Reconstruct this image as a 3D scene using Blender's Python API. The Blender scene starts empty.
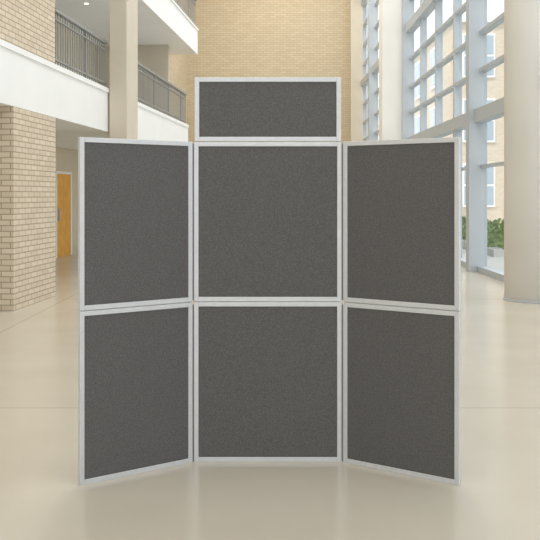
import bpy, math, random
from mathutils import Vector, Matrix
random.seed(4)
sc = bpy.context.scene
sc.view_settings.view_transform = 'Standard'

def lin(c):
    return tuple(((x/255)/12.92 if x/255 <= 0.04045 else (((x/255)+0.055)/1.055)**2.4) for x in c) + (1,)

def mat(name, rgb, rough=0.6, metal=0.0, noise=0.0, nscale=8, bump=0.0, emit=None):
    m = bpy.data.materials.new(name); m.use_nodes = True
    nt = m.node_tree; b = nt.nodes['Principled BSDF']
    b.inputs['Base Color'].default_value = lin(rgb)
    b.inputs['Roughness'].default_value = rough
    b.inputs['Metallic'].default_value = metal
    if emit:
        b.inputs['Emission Color'].default_value = lin(rgb); b.inputs['Emission Strength'].default_value = emit
    geo = nt.nodes.new('ShaderNodeNewGeometry')
    n = nt.nodes.new('ShaderNodeTexNoise'); n.inputs['Scale'].default_value = nscale; n.inputs['Detail'].default_value = 4
    nt.links.new(geo.outputs['Position'], n.inputs['Vector'])
    if noise:
        r = nt.nodes.new('ShaderNodeValToRGB')
        c = lin(rgb)
        r.color_ramp.elements[0].position = 0.3; r.color_ramp.elements[1].position = 0.7
        r.color_ramp.elements[0].color = tuple(x*(1-noise) for x in c[:3])+(1,)
        r.color_ramp.elements[1].color = tuple(min(1, x*(1+noise)) for x in c[:3])+(1,)
        nt.links.new(n.outputs['Fac'], r.inputs['Fac']); nt.links.new(r.outputs['Color'], b.inputs['Base Color'])
    if bump:
        bp = nt.nodes.new('ShaderNodeBump'); bp.inputs['Strength'].default_value = bump; bp.inputs['Distance'].default_value = 0.002
        nt.links.new(n.outputs['Fac'], bp.inputs['Height']); nt.links.new(bp.outputs['Normal'], b.inputs['Normal'])
    return m

def brick(name, c1, c2, mortar, w=0.23, h=0.075):
    m = bpy.data.materials.new(name); m.use_nodes = True
    nt = m.node_tree; b = nt.nodes['Principled BSDF']; b.inputs['Roughness'].default_value = 0.85
    geo = nt.nodes.new('ShaderNodeNewGeometry'); sp = nt.nodes.new('ShaderNodeSeparateXYZ')
    nt.links.new(geo.outputs['Position'], sp.inputs[0])
    ad = nt.nodes.new('ShaderNodeMath'); ad.operation = 'ADD'
    nt.links.new(sp.outputs['X'], ad.inputs[0]); nt.links.new(sp.outputs['Y'], ad.inputs[1])
    cb = nt.nodes.new('ShaderNodeCombineXYZ')
    nt.links.new(ad.outputs[0], cb.inputs['X']); nt.links.new(sp.outputs['Z'], cb.inputs['Y'])
    t = nt.nodes.new('ShaderNodeTexBrick'); t.inputs['Scale'].default_value = 1
    t.inputs['Brick Width'].default_value = w; t.inputs['Row Height'].default_value = h
    t.inputs['Mortar Size'].default_value = 0.008; t.inputs['Mortar Smooth'].default_value = 0.2
    t.inputs['Color1'].default_value = lin(c1); t.inputs['Color2'].default_value = lin(c2); t.inputs['Mortar'].default_value = lin(mortar)
    nt.links.new(cb.outputs[0], t.inputs['Vector']); nt.links.new(t.outputs['Color'], b.inputs['Base Color'])
    bp = nt.nodes.new('ShaderNodeBump'); bp.inputs['Strength'].default_value = 0.3; bp.inputs['Distance'].default_value = 0.004; bp.invert = True
    nt.links.new(t.outputs['Fac'], bp.inputs['Height']); nt.links.new(bp.outputs['Normal'], b.inputs['Normal'])
    return m

M_brick = brick('cream_brick', (217,203,181), (205,190,167), (166,150,126))
M_brickback = brick('tan_brick', (203,188,161), (194,178,150), (172,156,128), 0.3, 0.1)
M_brickout = brick('outdoor_brick', (204,188,166), (192,176,154), (202,196,188))
M_plaster = mat('warm_plaster', (228,224,215), 0.8, noise=0.03, nscale=2)
M_beige = mat('beige_paint', (208,198,180), 0.8, noise=0.03, nscale=2)
M_white = mat('white_fascia', (240,240,238), 0.6, noise=0.02, nscale=2)
M_column = mat('column_paint', (243,241,236), 0.55, noise=0.02, nscale=1.5)
M_rail = mat('rail_steel', (150,151,148), 0.4, 0.2)
M_mull = mat('mullion_aluminium', (188,195,201), 0.5, 0.1)
M_alu = mat('frame_aluminium', (208,209,210), 0.42, 0.2, noise=0.03, nscale=40)
M_edge = mat('hinge_grey', (140,140,140), 0.5, 0.2)
M_door = mat('oak_door', (230,170,74), 0.5, noise=0.12, nscale=5)
M_lamp = mat('downlight_glow', (255,240,215), 0.5, emit=3)
M_leaf = mat('hedge_leaf', (146,166,104), 0.7, noise=0.4, nscale=6)
M_pave = mat('outdoor_paving', (208,205,200), 0.85, noise=0.05, nscale=3)
M_dark = mat('window_dark', (160,172,182), 0.15)

M_fab = mat('charcoal_fabric', (98,96,95), 0.95, noise=0.24, nscale=170, bump=0.4)
M_fab.node_tree.nodes['Principled BSDF'].inputs['Specular IOR Level'].default_value = 0.15

def floor_mat():
    m = bpy.data.materials.new('polished_floor'); m.use_nodes = True
    nt = m.node_tree; b = nt.nodes['Principled BSDF']
    geo = nt.nodes.new('ShaderNodeNewGeometry')
    n = nt.nodes.new('ShaderNodeTexNoise'); n.inputs['Scale'].default_value = 1.2; n.inputs['Detail'].default_value = 8
    nt.links.new(geo.outputs['Position'], n.inputs['Vector'])
    r = nt.nodes.new('ShaderNodeValToRGB')
    r.color_ramp.elements[0].position = .3; r.color_ramp.elements[1].position = .7
    r.color_ramp.elements[0].color = lin((197,189,173)); r.color_ramp.elements[1].color = lin((204,196,181))
    nt.links.new(n.outputs['Fac'], r.inputs['Fac'])
    mp = nt.nodes.new('ShaderNodeMapping'); mp.inputs['Location'].default_value = (3.0, 0.25, 0)
    nt.links.new(geo.outputs['Position'], mp.inputs['Vector'])
    t = nt.nodes.new('ShaderNodeTexBrick'); t.offset = 0; t.inputs['Scale'].default_value = 1
    t.inputs['Brick Width'].default_value = 9; t.inputs['Row Height'].default_value = 6; t.inputs['Mortar Size'].default_value = 0.008
    t.inputs['Mortar Smooth'].default_value = 0.2
    t.inputs['Mortar'].default_value = lin((172,163,146))
    nt.links.new(mp.outputs[0], t.inputs['Vector'])
    nt.links.new(r.outputs['Color'], t.inputs['Color1']); nt.links.new(r.outputs['Color'], t.inputs['Color2'])
    nt.links.new(t.outputs['Color'], b.inputs['Base Color'])
    b.inputs['Roughness'].default_value = 0.2
    b.inputs['Specular IOR Level'].default_value = 0.55
    return m
M_floor = floor_mat()

def glass_mat():
    m = bpy.data.materials.new('thin_glass'); m.use_nodes = True
    nt = m.node_tree; nt.nodes.clear()
    o = nt.nodes.new('ShaderNodeOutputMaterial'); mx = nt.nodes.new('ShaderNodeMixShader')
    tr = nt.nodes.new('ShaderNodeBsdfTransparent'); tr.inputs[0].default_value = (0.96,0.98,0.985,1)
    gl = nt.nodes.new('ShaderNodeBsdfGlossy'); gl.inputs['Roughness'].default_value = 0.02
    mx.inputs[0].default_value = 0.07
    nt.links.new(tr.outputs[0], mx.inputs[1]); nt.links.new(gl.outputs[0], mx.inputs[2]); nt.links.new(mx.outputs[0], o.inputs[0])
    return m
M_glass = glass_mat()

class MB:
    def __init__(s, name, M=None):
        s.name = name; s.v = []; s.f = []; s.mi = []; s.mats = []; s.W = M or Matrix.Identity(4); s.M = Matrix.Identity(4)
    def m(s, mt):
        if mt not in s.mats: s.mats.append(mt)
        return s.mats.index(mt)
    def box(s, x0, x1, y0, y1, z0, z1, mt):
        b = len(s.v)
        for z in (z0, z1):
            for (x, y) in ((x0,y0),(x1,y0),(x1,y1),(x0,y1)):
                s.v.append(s.M @ Vector((x,y,z)))
        for f in ((3,2,1,0),(4,5,6,7),(0,1,5,4),(1,2,6,5),(2,3,7,6),(3,0,4,7)):
            s.f.append([b+i for i in f]); s.mi.append(s.m(mt))
    def cyl(s, cx, cy, r, z0, z1, mt, n=48, r1=None):
        b = len(s.v); r1 = r if r1 is None else r1
        for z, rr in ((z0, r), (z1, r1)):
            for i in range(n):
                a = 2*math.pi*i/n; s.v.append(s.M @ Vector((cx+rr*math.cos(a), cy+rr*math.sin(a), z)))
        k = s.m(mt)
        for i in range(n):
            j = (i+1) % n; s.f.append([b+i,b+j,b+n+j,b+n+i]); s.mi.append(k)
        s.f.append([b+i for i in range(n)][::-1]); s.mi.append(k)
        s.f.append([b+n+i for i in range(n)]); s.mi.append(k)
    def quad(s, pts, mt):
        b = len(s.v); s.v += [s.M @ Vector(p) for p in pts]; s.f.append([b,b+1,b+2,b+3]); s.mi.append(s.m(mt))
    def build(s, bevel=0, parent=None, smooth=False):
        me = bpy.data.meshes.new(s.name); me.from_pydata([tuple(p) for p in s.v], [], s.f)
        for mt in s.mats: me.materials.append(mt)
        for p, k in zip(me.polygons, s.mi): p.material_index = k
        me.update()
        ob = bpy.data.objects.new(s.name, me); sc.collection.objects.link(ob)
        if smooth:
            for p in me.polygons: p.use_smooth = len(p.vertices) == 4
        if bevel:
            md = ob.modifiers.new('bevel', 'BEVEL'); md.width = bevel; md.segments = 2; md.limit_method = 'ANGLE'
        if parent: ob.parent = parent
        ob.matrix_world = s.W
        return ob

# ---------------------------------------------------------------- room shell
GX = 4.25
BY = 36.0
H = 13.0
m = MB('floor'); m.box(-9, GX+0.1, -8, BY+0.3, -0.2, 0, M_floor); m.build()
m = MB('ceiling'); m.box(-9, GX+0.1, -8, BY+0.3, H, H+0.2, M_plaster); m.build()
m = MB('wall_back'); m.box(-9, GX+0.1, BY, BY+0.3, 0, H, M_brickback)
m.box(3.6, GX-0.1, BY-0.35, BY, 0, H, M_beige); m.build()

F = Matrix.Translation((-3.38, 10.55, 0)) @ Matrix.Rotation(-math.atan(0.09), 4, 'Z')
m = MB('wall_left', F)
m.box(-2.8, -2.6, -19, 8.6, 0, H, M_beige)
m.box(-2.8, -2.6, 8.6, 9.75, 2.12, H, M_beige)
m.box(-2.8, -2.6, 9.75, 12.1, 0, H, M_beige)
m.box(-2.8, -2.6, 12.1, 25.3, 0, H, M_brickback)
m.build()
m = MB('wall_corridor_end', F); m.box(-2.59, -0.55, 11.9, 12.1, 0, 5.75, M_beige); m.build()
m = MB('brick_pier', F); m.box(-1.4, 0, 0, 1.55, 0, 2.7, M_brick); m.build()
m = MB('wall_upper', F); m.box(-0.3, -0.01, -3, 1.55, 3.5, 5.75, M_brick); m.box(-0.3, 0.0, -3, 1.55, 6.45, H, M_brick); m.build()
m = MB('floor_mezzanine', F)
m.box(-2.6, 0, -3, 12, 2.7, 3.42, M_white)
m.box(-0.06, 0.02, -3, 12, 3.42, 3.5, M_white)
m.build()
m = MB('floor_upper', F)
m.box(-2.6, 0, -3, 13.5, 5.75, 6.45, M_white); m.box(-0.06, 0.03, -3, 13.5, 6.45, 6.5, M_white); m.build()
m = MB('square_column', F); m.box(0.03, 0.36, 4.25, 5.05, 0, H, M_beige); m.build(0.01)

def railing(name, s0, s1, z0, h):
    m = MB(name, F)
    n = int((s1-s0)/0.11)
    for i in range(n+1):
        s = s0+(s1-s0)*i/n
        big = i % 14 == 0
        w = 0.022 if big else 0.007
        m.box(-0.05-w, -0.05+w*0.6, s-w, s+w, z0, z0+h, M_rail)
    m.box(-0.09, -0.01, s0, s1, z0+h, z0+h+0.05, M_rail)
    m.box(-0.07, -0.03, s0, s1, z0+0.08, z0+0.11, M_rail)
    m.box(-0.07, -0.03, s0, s1, z0+h-0.12, z0+h-0.1, M_rail)
    m.build()
railing('balcony_railing', 1.57, 4.25, 3.5, 0.82)
railing('balcony_railing', 5.05, 11.9, 3.5, 0.82)
railing('balcony_railing', 1.57, 13.4, 6.5, 0.82)

m = MB('door_1', F)
m.box(-2.66, -2.57, 8.605, 8.67, 0, 2.115, M_white); m.box(-2.66, -2.57, 9.68, 9.745, 0, 2.115, M_white); m.box(-2.66, -2.57, 8.67, 9.68, 2.05, 2.115, M_white)
m.box(-2.63, -2.585, 8.67, 9.68, 0.005, 2.05, M_door)
m.box(-2.585, -2.54, 8.75, 8.79, 0.9, 1.2, M_mull)
m.build(0.004)
m = MB('recessed_downlights', F)
for s in (2.2, 4.6, 7, 9.4):
    m.cyl(-1.3, s, 0.045, 2.69, 2.7, M_lamp, 20)
    m.cyl(-1.3, s, 0.045, 5.74, 5.75, M_lamp, 20)
m.build()

m = MB('window_1')
y0 = -8; n = 22
for i in range(n+1):
    y = y0+2*i
    if y > BY-0.2: y = BY-0.15
    big = (y % 8 == 0)
    w = 0.13 if big else 0.045
    m.box(GX-(0.3 if big else 0.12), GX+0.06, y-w, y+w, 0, H, M_mull)
for z, t, d in ((0.06,0.06,0.14),(2.1,0.03,0.08),(3.1,0.13,0.2),(4.0,0.035,0.1),(4.75,0.035,0.1),(5.6,0.035,0.1),(6.5,0.13,0.2),(7.35,0.035,0.1),(8.2,0.035,0.1),(9.1,0.035,0.1),(10.1,0.13,0.2),(11.4,0.04,0.1),(12.93,0.07,0.1)):
    m.box(GX-d, GX+0.05, -8, BY-0.01, z-t, z+t, M_mull)
m.box(GX-0.005, GX+0.005, -8, BY-0.01, 0.1, H-0.1, M_glass)
m.build()

m = MB('square_column'); m.box(3.36, 4.0, 24.0, 24.7, 0, H, M_column); m.build(0.01)
m = MB('round_column'); m.cyl(3.85, 11.7, 0.41, 0, H, M_column, 96); m.cyl(3.85,11.7,0.425,0,0.02,M_mull,96); m.build(0, smooth=True)

# ---------------------------------------------------------------- outside
m = MB('ground_outdoor'); m.box(GX+0.1, 60, -8, 110, -0.2, -0.02, M_pave); m.build()
m = MB('planter_hedge')
m.box(5.6, 9.2, 20, 38, -0.02, 0.16, M_pave)
for i in range(9000):
    x = random.uniform(5.7, 9.1); y = random.uniform(20.1, 37.9)
    top = 0.42+0.14*math.sin(x*3.1)*math.sin(y*2.3)+0.1*math.sin(y*5)
    z = random.uniform(0.16, max(0.2, top))
    a = random.uniform(0, 6.28); c = 0.07; t = random.uniform(-0.05, 0.05)
    m.quad([(x-c*math.cos(a), y-c*math.sin(a), z-0.03), (x+t, y+c*.5, z-0.05), (x+c*math.cos(a), y+c*math.sin(a), z+0.04), (x-t, y-c*.5, z+0.07)], M_leaf)
m.build()
m = MB('brick_building')
m.box(9.5, 40, 42, 95, -0.02, 10.6, M_brickout)
m.box(9.3, 40, 41.8, 95, 10.6, 11.0, M_white)
for fl in range(3):
    z = 0.9+fl*3.4
    for k in range(9):
        y = 44+k*5
        m.box(9.42, 9.5, y, y+3, z, z+2.3, M_white); m.box(9.4, 9.43, y+.12, y+1.44, z+.12, z+2.18, M_dark); m.box(9.4, 9.43, y+1.56, y+2.88, z+.12, z+2.18, M_dark)
    for k in range(8):
        x = 10.1+k*3.0
        m.box(x, x+1.7, 41.92, 42, z, z+2.3, M_white)
        for a in (0.08, 0.89):
            m.box(x+a, x+a+.73, 41.9, 41.93, z+.1, z+1.1, M_dark); m.box(x+a, x+a+.73, 41.9, 41.93, z+1.2, z+2.2, M_dark)
m.build()

# ---------------------------------------------------------------- display
disp = bpy.data.objects.new('folding_display_board', None); sc.collection.objects.link(disp)
def panel(name, p0, p1, z0, z1):
    d = Vector((p1[0]-p0[0], p1[1]-p0[1], 0)); L = d.length
    M = Matrix.Translation((p0[0], p0[1], 0)) @ Matrix.Rotation(math.atan2(d.y, d.x), 4, 'Z')
    fw, th = 0.026, 0.014
    g = MB(name+'_frame', M)
    g.box(0, fw, -th, th, z0, z1, M_alu); g.box(L-fw, L, -th, th, z0, z1, M_alu)
    g.box(fw, L-fw, -th, th, z0, z0+fw, M_alu); g.box(fw, L-fw, -th, th, z1-fw, z1, M_alu)
    g.build(0.002, disp)
    g = MB(name+'_fabric', M); g.box(fw-.002, L-fw+.002, -0.008, 0.008, z0+fw-.002, z1-fw+.002, M_fab); g.build(0, disp)
DY = 4.6
cx0, cx1 = -0.436, 0.411
mid = 0.918
for nm, a, b in (('bottom', 0.0, mid-0.0015), ('top', mid+0.0015, 1.835)):
    panel('centre_'+nm, (cx0, DY), (cx1, DY), a, b)
    panel('left_'+nm, (-1.008, 4.22), (cx0-0.014, DY-0.012), a, b)
    panel('right_'+nm, (cx1+0.014, DY-0.012), (1.002, 4.22), a, b)
panel('header', (cx0+0.004, DY), (cx1-0.004, DY), 1.838, 2.205)
g = MB('hinges')
for x in (cx0-0.006, cx1+0.006):
    for z in (0.0, mid+0.006):
        g.cyl(x, DY-0.004, 0.0065, z+0.002, z+0.90, M_edge, 16)
g.build(0, disp)

# ---------------------------------------------------------------- light
w = bpy.data.worlds.new('World'); sc.world = w; w.use_nodes = True
w.node_tree.nodes['Background'].inputs[0].default_value = (0.93, 0.965, 1.0, 1)
w.node_tree.nodes['Background'].inputs[1].default_value = 1.72
sl = bpy.data.lights.new('sun', 'SUN'); sl.energy = 3.2; sl.angle = math.radians(3); sl.color = (1, 0.96, 0.9)
so = bpy.data.objects.new('sun', sl); so.rotation_euler = Vector((0.45, 0.5, -1.0)).to_track_quat('-Z', 'Y').to_euler(); so.location = (0, -10, 30); sc.collection.objects.link(so)
def area(name, loc, size, sy, power, col=(1,0.97,0.94)):
    l = bpy.data.lights.new(name, 'AREA'); l.shape = 'RECTANGLE'; l.size = size; l.size_y = sy; l.energy = power; l.color = col
    o = bpy.data.objects.new(name, l); o.location = loc; sc.collection.objects.link(o); return o
for i, y in enumerate((3, 13, 23, 31)):
    area('hall_fill_light', (0.8, y, H-0.05), 4, 5, 400 if i < 2 else 480)  # soft fill lamps added below the unseen ceiling, not fixtures of the hall

cam = bpy.data.cameras.new('camera'); co = bpy.data.objects.new('camera', cam); sc.collection.objects.link(co)
co.location = (0, 0, 1.53); co.rotation_euler = (math.radians(90), 0, 0)
cam.sensor_width = 36; cam.lens = 800/540*36; cam.shift_y = -75/540
sc.camera = co
